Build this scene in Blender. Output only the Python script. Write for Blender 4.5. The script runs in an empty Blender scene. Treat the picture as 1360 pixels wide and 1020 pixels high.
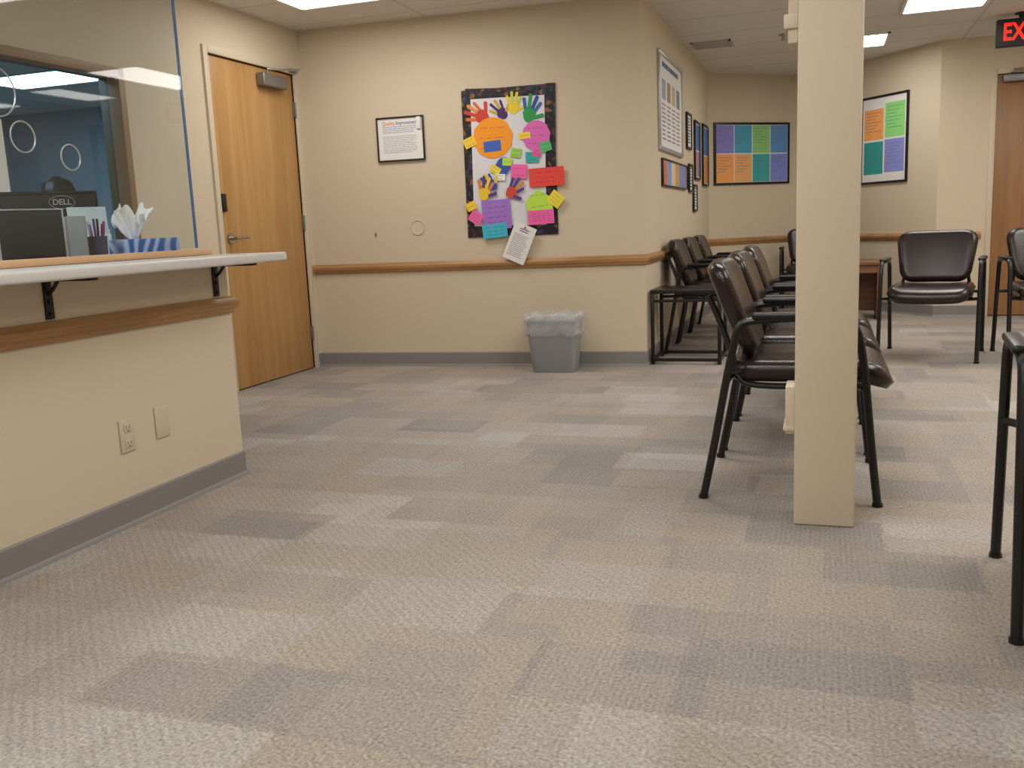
import bpy, bmesh, math, random
from mathutils import Vector, Matrix, noise
random.seed(7)
R=math.radians
COL=bpy.context.scene.collection
try: bpy.context.scene.view_settings.view_transform='Standard'
except Exception: pass

# ---------------------------------------------------------------- materials
def lin(h,a=1.0):
    h=h.lstrip('#'); o=[]
    for i in (0,2,4):
        c=int(h[i:i+2],16)/255; o.append(c/12.92 if c<=.04045 else ((c+.055)/1.055)**2.4)
    return (*o,a)
def mat(name,color,rough=.5,metal=0,var=.06,scale=6,bump=0,bscale=80,emit=0,spec=None,coat=0):
    m=bpy.data.materials.new(name); m.use_nodes=True; N=m.node_tree.nodes; L=m.node_tree.links
    b=N['Principled BSDF']; c=lin(color)
    tc=N.new('ShaderNodeTexCoord'); nz=N.new('ShaderNodeTexNoise'); nz.inputs['Scale'].default_value=scale; nz.inputs['Detail'].default_value=1
    L.new(tc.outputs['Object'],nz.inputs['Vector'])
    mx=N.new('ShaderNodeMix'); mx.data_type='RGBA'
    mx.inputs['A'].default_value=tuple(max(0,x*(1-var)) for x in c[:3])+(1,)
    mx.inputs['B'].default_value=tuple(min(1,x*(1+var)) for x in c[:3])+(1,)
    L.new(nz.outputs['Fac'],mx.inputs['Factor']); L.new(mx.outputs['Result'],b.inputs['Base Color'])
    b.inputs['Roughness'].default_value=rough; b.inputs['Metallic'].default_value=metal
    if spec is not None: b.inputs['Specular IOR Level'].default_value=spec
    if coat: b.inputs['Coat Weight'].default_value=coat
    if emit:
        b.inputs['Emission Color'].default_value=c; b.inputs['Emission Strength'].default_value=emit
    if bump:
        n2=N.new('ShaderNodeTexNoise'); n2.inputs['Scale'].default_value=bscale; n2.inputs['Detail'].default_value=1
        L.new(tc.outputs['Object'],n2.inputs['Vector'])
        bp=N.new('ShaderNodeBump'); bp.inputs['Strength'].default_value=bump; bp.inputs['Distance'].default_value=.01
        L.new(n2.outputs['Fac'],bp.inputs['Height']); L.new(bp.outputs['Normal'],b.inputs['Normal'])
    return m
def wood(name,c1,c2,axis='Z',rough=.4,scale=1.0):
    m=bpy.data.materials.new(name); m.use_nodes=True; N=m.node_tree.nodes; L=m.node_tree.links; b=N['Principled BSDF']
    tc=N.new('ShaderNodeTexCoord'); mp=N.new('ShaderNodeMapping')
    s=[14*scale]*3; s['XYZ'.index(axis)]=.9*scale; mp.inputs['Scale'].default_value=s
    L.new(tc.outputs['Object'],mp.inputs['Vector'])
    n=N.new('ShaderNodeTexNoise'); n.inputs['Scale'].default_value=1; n.inputs['Detail'].default_value=3; n.inputs['Distortion'].default_value=.9
    L.new(mp.outputs[0],n.inputs['Vector'])
    mp2=N.new('ShaderNodeMapping'); s2=[120*scale]*3; s2['XYZ'.index(axis)]=5*scale; mp2.inputs['Scale'].default_value=s2
    L.new(tc.outputs['Object'],mp2.inputs['Vector'])
    n2=N.new('ShaderNodeTexNoise'); n2.inputs['Scale'].default_value=1; n2.inputs['Detail'].default_value=1; L.new(mp2.outputs[0],n2.inputs['Vector'])
    ad=N.new('ShaderNodeMath'); ad.operation='MULTIPLY_ADD'; ad.inputs[1].default_value=.3; L.new(n2.outputs['Fac'],ad.inputs[0]); 
    L.new(n.outputs['Fac'],ad.inputs[2])
    r=N.new('ShaderNodeValToRGB'); r.color_ramp.elements[0].position=.42; r.color_ramp.elements[0].color=lin(c2)
    r.color_ramp.elements[1].position=.88; r.color_ramp.elements[1].color=lin(c1)
    L.new(ad.outputs[0],r.inputs[0]); L.new(r.outputs[0],b.inputs['Base Color']); b.inputs['Roughness'].default_value=rough
    return m
def carpet():
    m=bpy.data.materials.new('patchwork_carpet'); m.use_nodes=True; N=m.node_tree.nodes; L=m.node_tree.links; b=N['Principled BSDF']
    tc=N.new('ShaderNodeTexCoord')
    jn=N.new('ShaderNodeTexNoise'); jn.inputs['Scale'].default_value=70; jn.inputs['Detail'].default_value=1; L.new(tc.outputs['Object'],jn.inputs['Vector'])
    js=N.new('ShaderNodeVectorMath'); js.operation='MULTIPLY_ADD'; js.inputs[1].default_value=(.035,.035,0)
    L.new(jn.outputs['Color'],js.inputs[0]); L.new(tc.outputs['Object'],js.inputs[2]); VEC=js.outputs[0]
    def brick(w,h,off,fr,loc,sq=1.0,sqf=2):
        mp=N.new('ShaderNodeMapping'); mp.inputs['Location'].default_value=loc; L.new(VEC,mp.inputs['Vector'])
        k=N.new('ShaderNodeTexBrick'); k.offset=off; k.offset_frequency=fr; k.squash=sq; k.squash_frequency=sqf
        k.inputs['Scale'].default_value=1; k.inputs['Mortar Size'].default_value=0; k.inputs['Brick Width'].default_value=w; k.inputs['Row Height'].default_value=h
        k.inputs['Color1'].default_value=(0,0,0,1); k.inputs['Color2'].default_value=(1,1,1,1); k.inputs['Bias'].default_value=0
        L.new(mp.outputs[0],k.inputs['Vector']); return k.outputs['Color']
    def mth(op,a,c=None,v=None):
        n=N.new('ShaderNodeMath'); n.operation=op; L.new(a,n.inputs[0])
        if c is not None: L.new(c,n.inputs[1])
        if v is not None: n.inputs[1].default_value=v
        return n.outputs[0]
    a=brick(.40,.26,.43,2,(.2,.1,0),1.35,3); d=brick(.30,.203,.37,3,(3.1,7.05,0),.7,3); e=brick(.305,.61,.5,2,(5.3,2.2,0))
    v=mth('ADD',mth('MULTIPLY',a,v=.52),mth('MULTIPLY',d,v=.26)); v=mth('ADD',v,mth('MULTIPLY',e,v=.22))
    r=N.new('ShaderNodeValToRGB'); r.color_ramp.interpolation='LINEAR'
    cr=r.color_ramp; pts=[(.08,'#8D8784'),(.28,'#968F89'),(.42,'#9F978E'),(.56,'#A59A8E'),(.70,'#A69F98'),(.92,'#B1ABA4')]
    cr.elements[0].position=pts[0][0]; cr.elements[0].color=lin(pts[0][1]); cr.elements[1].position=pts[-1][0]; cr.elements[1].color=lin(pts[-1][1])
    for p,c in pts[1:-1]:
        el=cr.elements.new(p); el.color=lin(c)
    L.new(v,r.inputs[0])
    def wave(dirn,sc):
        w=N.new('ShaderNodeTexWave'); w.bands_direction=dirn; w.inputs['Scale'].default_value=sc; w.inputs['Distortion'].default_value=4; w.inputs['Detail'].default_value=1; w.inputs['Detail Scale'].default_value=5
        L.new(tc.outputs['Object'],w.inputs['Vector']); return w.outputs['Fac']
    wx=wave('X',22); wy=wave('DIAGONAL',18)
    mix=N.new('ShaderNodeMix'); mix.data_type='FLOAT'; L.new(a,mix.inputs['Factor']); L.new(wx,mix.inputs['A']); L.new(wy,mix.inputs['B'])
    fn=N.new('ShaderNodeTexNoise'); fn.inputs['Scale'].default_value=130; fn.inputs['Detail'].default_value=2; L.new(tc.outputs['Object'],fn.inputs['Vector'])
    t=mth('ADD',mth('MULTIPLY',mix.outputs['Result'],v=.15),mth('MULTIPLY',fn.outputs['Fac'],v=1.3)); t=mth('ADD',t,mth('MULTIPLY',jn.outputs['Fac'],v=.22)); t=mth('ADD',t,v=.16)
    mm=N.new('ShaderNodeMix'); mm.data_type='RGBA'; mm.blend_type='MULTIPLY'; mm.inputs['Factor'].default_value=1
    L.new(r.outputs[0],mm.inputs['A']); L.new(t,mm.inputs['B']); L.new(mm.outputs['Result'],b.inputs['Base Color'])
    b.inputs['Roughness'].default_value=.95; b.inputs['Specular IOR Level'].default_value=.1
    bp=N.new('ShaderNodeBump'); bp.inputs['Strength'].default_value=.5; bp.inputs['Distance'].default_value=.006; L.new(fn.outputs['Fac'],bp.inputs['Height']); L.new(bp.outputs[0],b.inputs['Normal'])
    return m
def ceilmat():
    m=bpy.data.materials.new('ceiling_tile'); m.use_nodes=True; N=m.node_tree.nodes; L=m.node_tree.links; b=N['Principled BSDF']
    tc=N.new('ShaderNodeTexCoord'); k=N.new('ShaderNodeTexBrick'); k.offset=0; k.squash=1
    mp=N.new('ShaderNodeMapping'); mp.inputs['Location'].default_value=(.12,.22,0); L.new(tc.outputs['Object'],mp.inputs['Vector']); L.new(mp.outputs[0],k.inputs['Vector'])
    for n,v in (('Scale',1),('Mortar Size',.012),('Brick Width',1.22),('Row Height',.61),('Mortar Smooth',.1)): k.inputs[n].default_value=v
    k.inputs['Color1'].default_value=lin('#E2DFD9'); k.inputs['Color2'].default_value=lin('#DEDAD4'); k.inputs['Mortar'].default_value=lin('#CCC8C1')
    L.new(k.outputs['Color'],b.inputs['Base Color']); b.inputs['Roughness'].default_value=.9
    return m
def glassmat(name,tint,refl=1.0):
    m=bpy.data.materials.new(name); m.use_nodes=True; N=m.node_tree.nodes; L=m.node_tree.links; N.remove(N['Principled BSDF'])
    t=N.new('ShaderNodeBsdfTransparent'); t.inputs[0].default_value=lin(tint); g=N.new('ShaderNodeBsdfGlossy'); g.inputs['Roughness'].default_value=.02
    f=N.new('ShaderNodeFresnel'); f.inputs[0].default_value=1.5; x=N.new('ShaderNodeMixShader')
    nz=N.new('ShaderNodeTexNoise'); nz.inputs['Scale'].default_value=3; nz.inputs['Detail'].default_value=0
    rg=N.new('ShaderNodeMapRange'); rg.inputs['To Min'].default_value=.015; rg.inputs['To Max'].default_value=.035
    geo=N.new('ShaderNodeNewGeometry'); iv=N.new('ShaderNodeMath'); iv.operation='SUBTRACT'; iv.inputs[0].default_value=refl; L.new(geo.outputs['Backfacing'],iv.inputs[1]); iv.use_clamp=True
    mu=N.new('ShaderNodeMath'); mu.operation='MULTIPLY'; L.new(f.outputs[0],mu.inputs[0]); L.new(iv.outputs[0],mu.inputs[1])
    L.new(nz.outputs['Fac'],rg.inputs['Value']); L.new(rg.outputs[0],g.inputs['Roughness'])
    L.new(mu.outputs[0],x.inputs[0]); L.new(t.outputs[0],x.inputs[1]); L.new(g.outputs[0],x.inputs[2]); L.new(x.outputs[0],N['Material Output'].inputs[0])
    return m
def borderm():
    m=bpy.data.materials.new('patterned_border_paper'); m.use_nodes=True; N=m.node_tree.nodes; L=m.node_tree.links; b=N['Principled BSDF']
    tc=N.new('ShaderNodeTexCoord'); v=N.new('ShaderNodeTexVoronoi'); v.inputs['Scale'].default_value=38; L.new(tc.outputs['Object'],v.inputs['Vector'])
    s=N.new('ShaderNodeSeparateColor'); L.new(v.outputs['Color'],s.inputs[0])
    r=N.new('ShaderNodeValToRGB'); cr=r.color_ramp; cr.interpolation='CONSTANT'
    cr.elements[0].color=lin('#18131A'); cr.elements[1].position=.55; cr.elements[1].color=lin('#3E2E26')
    for p,c in ((.68,'#2C3650'),(.79,'#8A5A30'),(.86,'#553034'),(.93,'#222028')):
        e=cr.elements.new(p); e.color=lin(c)
    L.new(s.outputs[0],r.inputs[0]); L.new(r.outputs[0],b.inputs['Base Color']); b.inputs['Roughness'].default_value=.6
    return m

M=dict(
 wall=mat('painted_wall','#D3C4AC',.75,var=.02,scale=2),
 office=mat('office_wall','#A6B6BD',.8,var=.03),
 base=mat('vinyl_baseboard','#878381',.5,var=.04),
 rail=wood('oak_rail','#BA8E5E','#977045','X',.35),
 railc=wood('oak_rail_counter','#BC905E','#996E42','Y',.35),
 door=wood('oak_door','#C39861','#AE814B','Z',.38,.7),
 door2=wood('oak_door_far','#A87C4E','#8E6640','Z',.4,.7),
 casing=mat('casing_paint','#D0C2AC',.5,var=.02),
 column=mat('column_paint','#DFD0B8',.55,var=.02,scale=3),
 counter=mat('laminate','#CFCCC8',.35,var=.03,scale=30),
 black=mat('black_metal','#121213',.35,var=.1,spec=.5),
 vinyl=mat('brown_vinyl','#261919',.25,var=.15,bump=.10,bscale=220),
 blackp=mat('black_plastic','#15161A',.55,var=.1),
 chrome=mat('brushed_steel','#B5B3AF',.28,1,var=.05),
 closer=mat('closer_aluminium','#8D8B88',.4,.7,var=.05),
 white=mat('white_paper','#E8E6E2',.7,var=.02),
 tissue=mat('tissue_paper','#F8F8F7',.8,var=.01),
 plate=mat('plate_plastic','#CFC1A9',.4,var=.02),
 grey=mat('grey_plastic','#94979B',.45,var=.04),
 silver=mat('silver_frame','#B9BAB9',.35,.6,var=.04),
 ledge=wood('light_wood_ledge','#D9B58C','#C69E74','Y',.5),
 tablewood=wood('brown_table','#926648','#744D34','X',.4),
 wframe=mat('window_frame_brown','#957A5A',.5),
 ink=mat('ink','#5A5A60',.7), inkb=mat('ink_blue','#4A6690',.7), inko=mat('ink_orange','#D28A45',.7),
 edge=mat('glass_edge_blue','#5877A6',.2,var=.1),
 glass=glassmat('clear_glass','#F5F9FA'), wglass=glassmat('tinted_glass','#CFDCE2'),
 border=borderm(), carpet=carpet(), ceil=ceilmat(),
 lamp=mat('lamp_diffuser','#FDFAF5',.5,emit=13,var=.01),
 lampsoft=mat('lamp_diffuser_soft','#FDFAF5',.5,emit=8.5,var=.01),
 lampo=mat('lamp_diffuser_office','#CFEAFF',.5,emit=22,var=.01),
 exitred=mat('exit_red','#E8231A',.5,emit=1.0,var=.01),
 skin=mat('skin','#9A6B52',.55,var=.05), hair=mat('dark_hair','#14100F',.5,var=.2), shirt=mat('shirt_cloth','#39424E',.85,var=.08), pants=mat('trousers_cloth','#1F2228',.85),
)
CC={}
def pc(h):
    if h not in CC: CC[h]=mat('paper_'+h.strip('#').lower(),h,.7,var=.04,scale=12)
    return CC[h]

# ---------------------------------------------------------------- geometry
class G:
    def __init__(s): s.bm=bmesh.new(); s.mi=0
    def _merge(s,b,mtx=None):
        me=bpy.data.meshes.new('t'); 
        for f in b.faces: f.material_index=s.mi
        if mtx: b.transform(mtx)
        b.to_mesh(me); b.free(); s.bm.from_mesh(me); bpy.data.meshes.remove(me)
    def box(s,x0,x1,y0,y1,z0,z1,bev=0,seg=2,mtx=None):
        b=bmesh.new(); bmesh.ops.create_cube(b,size=1)
        for v in b.verts: v.co=Vector(((x0+x1)/2+v.co.x*(x1-x0),(y0+y1)/2+v.co.y*(y1-y0),(z0+z1)/2+v.co.z*(z1-z0)))
        if bev: bmesh.ops.bevel(b,geom=b.edges[:],offset=bev,segments=seg,profile=.5,affect='EDGES')
        s._merge(b,mtx); return s
    def poly(s,pts):
        b=bmesh.new(); b.faces.new([b.verts.new(p) for p in pts]); s._merge(b); return s
    def cyl(s,p0,p1,r,r2=None,n=20,mtx=None):
        p0=Vector(p0);p1=Vector(p1); d=p1-p0; b=bmesh.new()
        bmesh.ops.create_cone(b,cap_ends=True,segments=n,radius1=r,radius2=r if r2 is None else r2,depth=d.length)
        b.transform(Matrix.Translation((p0+p1)/2)@d.to_track_quat('Z','Y').to_matrix().to_4x4()); s._merge(b,mtx); return s
    def sph(s,c,rx,ry,rz,n=16,fn=None):
        b=bmesh.new(); bmesh.ops.create_uvsphere(b,u_segments=n*2,v_segments=n,radius=1)
        for v in b.verts:
            p=Vector((v.co.x*rx,v.co.y*ry,v.co.z*rz)); 
            if fn: p=fn(p)
            v.co=p+Vector(c)
        s._merge(b); return s
    def tube(s,pts,r,n=10,sub=5,closed=False):
        P=[Vector(p) for p in pts]
        if sub>1 and len(P)>2:
            Q=[]; m=len(P)
            rng=range(m if closed else m-1)
            for i in rng:
                if closed: a,b_,c,d=P[(i-1)%m],P[i],P[(i+1)%m],P[(i+2)%m]
                else: a,b_,c,d=P[max(i-1,0)],P[i],P[i+1],P[min(i+2,m-1)]
                for k in range(sub):
                    t=k/sub; Q.append(.5*((2*b_)+(c-a)*t+(2*a-5*b_+4*c-d)*t*t+(3*b_-a-3*c+d)*t**3))
            if not closed: Q.append(P[-1])
            P=Q
        b=bmesh.new(); m=len(P); prev=None; rings=[]
        for i in range(m):
            if closed: t=(P[(i+1)%m]-P[i-1]).normalized()
            else: t=(P[min(i+1,m-1)]-P[max(i-1,0)]).normalized()
            if prev is None: u=t.orthogonal().normalized()
            else: u=(prev-t*prev.dot(t)).normalized()
            prev=u; w=t.cross(u); rr=r(i/(m-1)) if callable(r) else r
            rings.append([b.verts.new(P[i]+(u*math.cos(2*math.pi*k/n)+w*math.sin(2*math.pi*k/n))*rr) for k in range(n)])
        for i in range(m if closed else m-1):
            A=rings[i];B=rings[(i+1)%m]
            for k in range(n): b.faces.new((A[k],A[(k+1)%n],B[(k+1)%n],B[k]))
        if not closed: b.faces.new(rings[0][::-1]); b.faces.new(rings[-1])
        s._merge(b); return s
    def loft(s,rings,cap0=True,cap1=True):
        b=bmesh.new(); RR=[[b.verts.new(p) for p in r] for r in rings]; n=len(RR[0])
        for A,B in zip(RR,RR[1:]):
            for k in range(n): b.faces.new((A[k],A[(k+1)%n],B[(k+1)%n],B[k]))
        if cap0: b.faces.new(RR[0][::-1])
        if cap1: b.faces.new(RR[-1])
        s._merge(b); return s
    def slab(s,hx,hy,th,rc,re,fn=None):
        def sq(u,v):
            k=rc; x=u*hx; y=v*hy
            ex=max(0,abs(x)-(hx-k)); ey=max(0,abs(y)-(hy-k))
            if ex>0 and ey>0:
                m=max(ex,ey); L=math.hypot(ex,ey); f=m/L
                x=math.copysign(hx-k+ex*f,x); y=math.copysign(hy-k+ey*f,y)
            return x,y
        N=18; b=bmesh.new(); top={};bot={}
        for i in range(N+1):
            for j in range(N+1):
                pi_=-1+2*i/N; pj=-1+2*j/N
                u=math.sin(pi_*math.pi/2)*.35+pi_*.65; v=math.sin(pj*math.pi/2)*.35+pj*.65
                x,y=sq(u,v); m=max(abs(u),abs(v)); 
                d=(1-m)*min(hx,hy); d=min(d,re); h=math.sqrt(max(0,1-((re-d)/re)**2))
                zz=th/2*h*(1+.10*(1-u*u)*(1-v*v))
                for D,sg in ((top,1),(bot,-1)):
                    if m>=.9999 and sg<0: D[i,j]=top[i,j]; continue
                    p=Vector((x,y,sg*zz)); 
                    if fn: p=fn(p)
                    D[i,j]=b.verts.new(p)
        for i in range(N):
            for j in range(N):
                b.faces.new((top[i,j],top[i+1,j],top[i+1,j+1],top[i,j+1]))
                q=(bot[i,j],bot[i,j+1],bot[i+1,j+1],bot[i+1,j]); 
                if len(set(q))==4: 
                    try: b.faces.new(q)
                    except ValueError: pass
        s._merge(b); return s
    def out(s,name,mats,parent=None,ang=35,smooth=True,keep=False):
        me=bpy.data.meshes.new(name)
        if not keep: bmesh.ops.recalc_face_normals(s.bm,faces=s.bm.faces[:])
        s.bm.to_mesh(me); s.bm.free()
        for m in (mats if isinstance(mats,(list,tuple)) else [mats]): me.materials.append(m)
        if smooth:
            for p in me.polygons: p.use_smooth=True
            me.set_sharp_from_angle(angle=R(ang))
        o=bpy.data.objects.new(name,me); COL.objects.link(o)
        if parent: o.parent=parent
        return o
def thing(name,label,cat,loc=(0,0,0),rz=0,group=None):
    o=bpy.data.objects.new(name,None); o.empty_display_size=.1; COL.objects.link(o); o.location=loc; o.rotation_euler=(0,0,rz)
    if label: o['label']=label; o['category']=cat
    if group: o['group']=group
    return o
def tag(o,label,cat,group=None):
    o['label']=label; o['category']=cat
    if group: o['group']=group
    return o
def struct(o): o['kind']='structure'; return o
def text(body,size,m,parent,loc,rot=(R(90),0,0),name='lettering',ext=.0005,align='CENTER',bold=0,sx=1):
    c=bpy.data.curves.new('f','FONT'); c.body=body; c.size=size; c.extrude=ext; c.align_x=align; c.align_y='CENTER'; c.offset=bold
    t=bpy.data.objects.new('f',c); COL.objects.link(t); bpy.context.view_layer.update()
    me=bpy.data.meshes.new_from_object(t.evaluated_get(bpy.context.evaluated_depsgraph_get())); bpy.data.objects.remove(t)
    me.materials.clear(); me.materials.append(m); o=bpy.data.objects.new(name,me); COL.objects.link(o); o.parent=parent; o.location=loc; o.rotation_euler=rot; o.scale=(sx,1,1)
    return o
def copy_tree(root,loc,rz,label=None):
    kids=list(root.children_recursive)
    mp={root:root.copy()}
    for k in kids: mp[k]=k.copy()
    for k in kids: mp[k].parent=mp[k.parent]
    for o in mp.values(): COL.objects.link(o)
    n=mp[root]; n.location=loc; n.rotation_euler=(0,0,rz)
    if label: n['label']=label
    return n

# ---------------------------------------------------------------- room shell
HC=2.38
BP0=Vector((-3.53,6.02)); BP1=Vector((-1.12,6.14)); BA=math.atan2(BP1.y-BP0.y,BP1.x-BP0.x)
A0=Vector((-1.12,9.75)); A1=Vector((-.35,10.4)); B0=Vector((-.1,10.4)); B1=Vector((.94,9.1))
def wall(name,segs,m,th=.12):
    g=G()
    for p0,p1,z0,z1 in segs:
        p0=Vector(p0);p1=Vector(p1); d=(p1-p0).normalized(); n=Vector((-d.y,d.x))*th
        q=[p0,p1,p1+n,p0+n]
        g.loft([[(*a,z0) for a in q],[(*a,z1) for a in q]])
    return struct(g.out(name,m,smooth=False))
DY0,DY1,DZ=4.945,5.91,2.07
wall('wall_left',[((-3.53,-2.6),(-3.53,2.5),0,HC),((-3.53,2.5),(-3.53,4.2),0,.93),((-3.53,2.5),(-3.53,4.2),1.87,HC),((-3.53,4.2),(-3.53,DY0),0,HC),((-3.53,DY0),(-3.53,DY1),DZ,HC),((-3.53,DY1),(-3.53,6.14),0,HC)],M['wall'])
wall('wall_back',[(BP0,BP1,0,HC)],M['wall'])
wall('wall_corridor',[(BP1,A0,0,HC)],M['wall'])
wall('wall_alcove',[(A0,A1,0,HC),(A1,B0,0,HC),(B0,B1,0,HC)],M['wall'])
wall('wall_far',[(B1,(1.36,9.1),0,HC),((1.36,9.1),(2.29,9.1),2.06,HC),((2.29,9.1),(2.72,9.1),0,HC)],M['wall'])
wall('wall_right',[((2.6,9.1),(2.6,-2.6),0,HC)],M['wall'])
wall('wall_front',[((2.6,-2.5),(-3.53,-2.5),0,HC)],M['wall'])
wall('wall_office',[((-3.66,1.5),(-8.5,1.5),0,HC),((-8.5,1.5),(-8.5,8.2),0,HC),((-8.5,8.2),(-3.5,8.2),0,HC),((-3.65,8.2),(-3.65,6.15),0,HC)],M['office'])
struct(G().box(-8.7,2.8,-2.7,10.7,-.1,0).out('floor',M['carpet'],smooth=False))
struct(G().box(-8.7,2.8,-2.7,10.7,HC,HC+.1).out('ceiling',M['ceil'],smooth=False))
def sweep(name,path,prof,m):
    P=[Vector(p) for p in path]; rings=[]
    for i,p in enumerate(P):
        ns=[]
        if i>0: d=(P[i]-P[i-1]).normalized(); ns.append(Vector((d.y,-d.x)))
        if i<len(P)-1: d=(P[i+1]-P[i]).normalized(); ns.append(Vector((d.y,-d.x)))
        n=sum(ns,Vector((0,0))); n=n.normalized(); k=1/max(.3,n.dot(ns[0]))
        rings.append([(p.x+n.x*o*k,p.y+n.y*o*k,z) for o,z in prof])
    return struct(G().loft(rings).out(name,m,ang=25))
RAIL=[(0,.678),(.010,.678),(.016,.686),(.017,.694),(.026,.702),(.030,.712),(.030,.724),(.024,.732),(.019,.736),(.014,.744),(0,.746)]
RAILC=[(o,z-.006) for o,z in RAIL]
BASE=[(0,0),(.014,0),(.012,.008),(.006,.016),(.006,.094),(.003,.1),(0,.1)]
path=[(-3.53,5.955),BP0,BP1,A0,A1,B0,B1,(1.30,9.1)]
sweep('trim_1',path,RAIL,M['rail']); sweep('baseboard_back',path,BASE,M['base'])
sweep('baseboard_left',[(-3.53,-2.5),(-3.53,DY0-.045)],BASE,M['base'])
sweep('baseboard_right',[(2.35,9.1),(2.6,9.1),(2.6,-2.5),(-3.53,-2.5)],BASE,M['base'])
sweep('trim_2',[(2.35,9.1),(2.6,9.1),(2.6,-2.5)],RAIL,M['railc'])
g=G().box(-2.39,-2.27,-.8,3.18,0,.868); struct(g.out('wall_counter',M['wall'],smooth=False))
sweep('trim_3',[(-2.27,-.8),(-2.27,3.18),(-2.39,3.18)],RAILC,M['railc'])
sweep('baseboard_counter',[(-2.27,-.8),(-2.27,3.18),(-2.39,3.18)],BASE,M['base'])
def casing(name,horizontal_axis,a0,a1,zt,pos,m):
    g=G(); w=.045
    if horizontal_axis=='Y':
        for y0,y1 in ((a0-w,a0),(a1,a1+w)): g.box(pos-.12,pos+.016,y0,y1,0,zt+w,.004)
        g.box(pos-.12,pos+.016,a0,a1,zt,zt+w,.004)
    else:
        for x0,x1 in ((a0-w,a0),(a1,a1+w)): g.box(x0,x1,pos-.016,pos+.12,0,zt+w,.004)
        g.box(a0,a1,pos-.016,pos+.12,zt,zt+w,.004)
    return struct(g.out(name,m))
casing('trim_4','Y',DY0,DY1,DZ,-3.53,M['casing'])
casing('trim_5','X',1.38,2.28,2.06,9.1,M['casing'])
d=struct(thing('door_1','','x')); d.location=(-3.53,0,0)
G().box(-.05,-.008,DY0+.003,DY1-.003,.008,DZ-.005,.003).out('door_panel',M['door'],d)
G().cyl((-.01,5.03,.965),(.006,5.03,.965),.033,n=28).cyl((.0,5.03,.965),(.05,5.03,.965),.011).tube([(.045,5.02,.965),(.05,5.06,.966),(.05,5.11,.968),(.045,5.16,.966)],.009).out('lever_handle',M['chrome'],d)
G().box(-.008,.012,4.96,5.005,1.13,1.24,.004).out('latch_guard',M['blackp'],d)
for z in (.26,1.05,1.83):
    G().box(-.006,.004,5.895,5.93,z-.05,z+.05,.001).cyl((.008,5.91,z-.052),(.008,5.91,z+.052),.007).out('hinge',M['closer'],d)
G().box(-.006,.055,5.47,5.76,1.945,2.025,.008,3).out('door_closer',M['closer'],d)
G().tube([(.03,5.55,2.03),(.03,5.55,2.055),(.16,5.74,2.06),(.16,5.74,2.06)],.008,sub=1).tube([(.16,5.74,2.065),(.03,5.90,2.085)],.008,sub=1).box(.016,.035,5.84,5.93,2.075,2.10,.003).out('closer_arm',M['chrome'],d)
d=struct(thing('door_2','','x')); d.location=(0,9.1,0)
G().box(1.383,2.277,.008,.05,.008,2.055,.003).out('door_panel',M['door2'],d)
G().box(1.42,1.70,-.05,.008,1.99,2.05,.006).out('door_closer',M['closer'],d)
G().cyl((2.2,.01,.98),(2.2,-.06,.98),.012).tube([(2.21,-.055,.98),(2.16,-.06,.98),(2.09,-.055,.98)],.01).cyl((2.2,.01,.98),(2.2,-.008,.98),.033).out('lever_handle',M['chrome'],d)
G().tube([(1.47,-.03,2.05),(1.47,-.03,2.065),(1.62,-.17,2.075)],.007,sub=1).tube([(1.62,-.17,2.08),(1.5,-.02,2.09)],.007,sub=1).out('closer_arm',M['chrome'],d)
w=struct(thing('window_1','','x')); w.location=(-3.53,0,0)
g=G()
for y0,y1 in ((2.5,2.545),(4.155,4.2)): g.box(-.12,.014,y0,y1,.93,1.87,.003)
g.box(-.12,.014,2.5,4.2,1.825,1.87,.003).box(-.12,.03,2.5,4.2,.93,.965,.003)
g.out('window_frame',M['wframe'],w)
G().box(-.07,-.064,2.545,4.155,.965,1.825).out('window_pane',M['wglass'],w,smooth=False)

def troffer(x0,x1,y0,y1,m,label):
    t=thing('ceiling_light',label,'light',((x0+x1)/2,(y0+y1)/2,HC))
    a=(x1-x0)/2;b=(y1-y0)/2
    g=G()
    for q in ((-a,a,-b,-b+.025),(-a,a,b-.025,b),(-a,-a+.025,-b,b),(a-.025,a,-b,b)): g.box(q[0],q[1],q[2],q[3],-.012,0,.002)
    g.out('light_frame',M['white'],t); G().poly([(-a+.025,-b+.025,-.006),(-a+.025,b-.025,-.006),(a-.025,b-.025,-.006),(a-.025,-b+.025,-.006)]).out('diffuser',m,t,smooth=False,keep=True)
    return t
L1='recessed rectangular ceiling light with glowing white diffuser'
troffer(-3.17,-1.95,4.87,5.48,M['lampsoft'],L1+' near the oak door')
troffer(.50,1.07,6.48,7.70,M['lamp'],L1+' over chairs')
troffer(-.10,.49,8.42,9.02,M['lamp'],'small square ceiling light over the alcove')
for q in ((-1.3,-.08,1.2,1.81),(-1.3,-.08,-1.4,-.79),(1.0,1.6,2.6,3.82),(-3.1,-2.5,.6,1.82),(-.9,.3,3.9,4.5)):
    troffer(*q,M['lamp'],L1)
troffer(1.75,2.35,5.2,6.42,M['lamp'],L1)  # added fill panel outside the view, brightens the dark corridor wall
troffer(1.8,2.2,7.0,7.8,M['lampsoft'],L1)  # second added fill panel, unseen, softens the light falloff around the corridor
troffer(-6.9,-5.7,6.3,6.9,M['lampo'],'cool white ceiling light in the office behind the window')
troffer(-5.6,-4.4,3.2,3.8,M['lampo'],'added cool white fill panel brightening the dim office')  # extra panel added near the window only to lift the dim office
v=thing('ceiling_vent','small grey ceiling air vent with louvres','vent',(-.9,8.15,HC)); g=G()
for k in range(7): g.box(-.14,.14,-.12+k*.036,-.105+k*.036,-.012,0,.001)
g.box(-.16,.16,-.14,-.125,-.014,0).box(-.16,.16,.125,.14,-.014,0).box(-.16,-.145,-.14,.14,-.014,0).box(.145,.16,-.14,.14,-.014,0)
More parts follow.
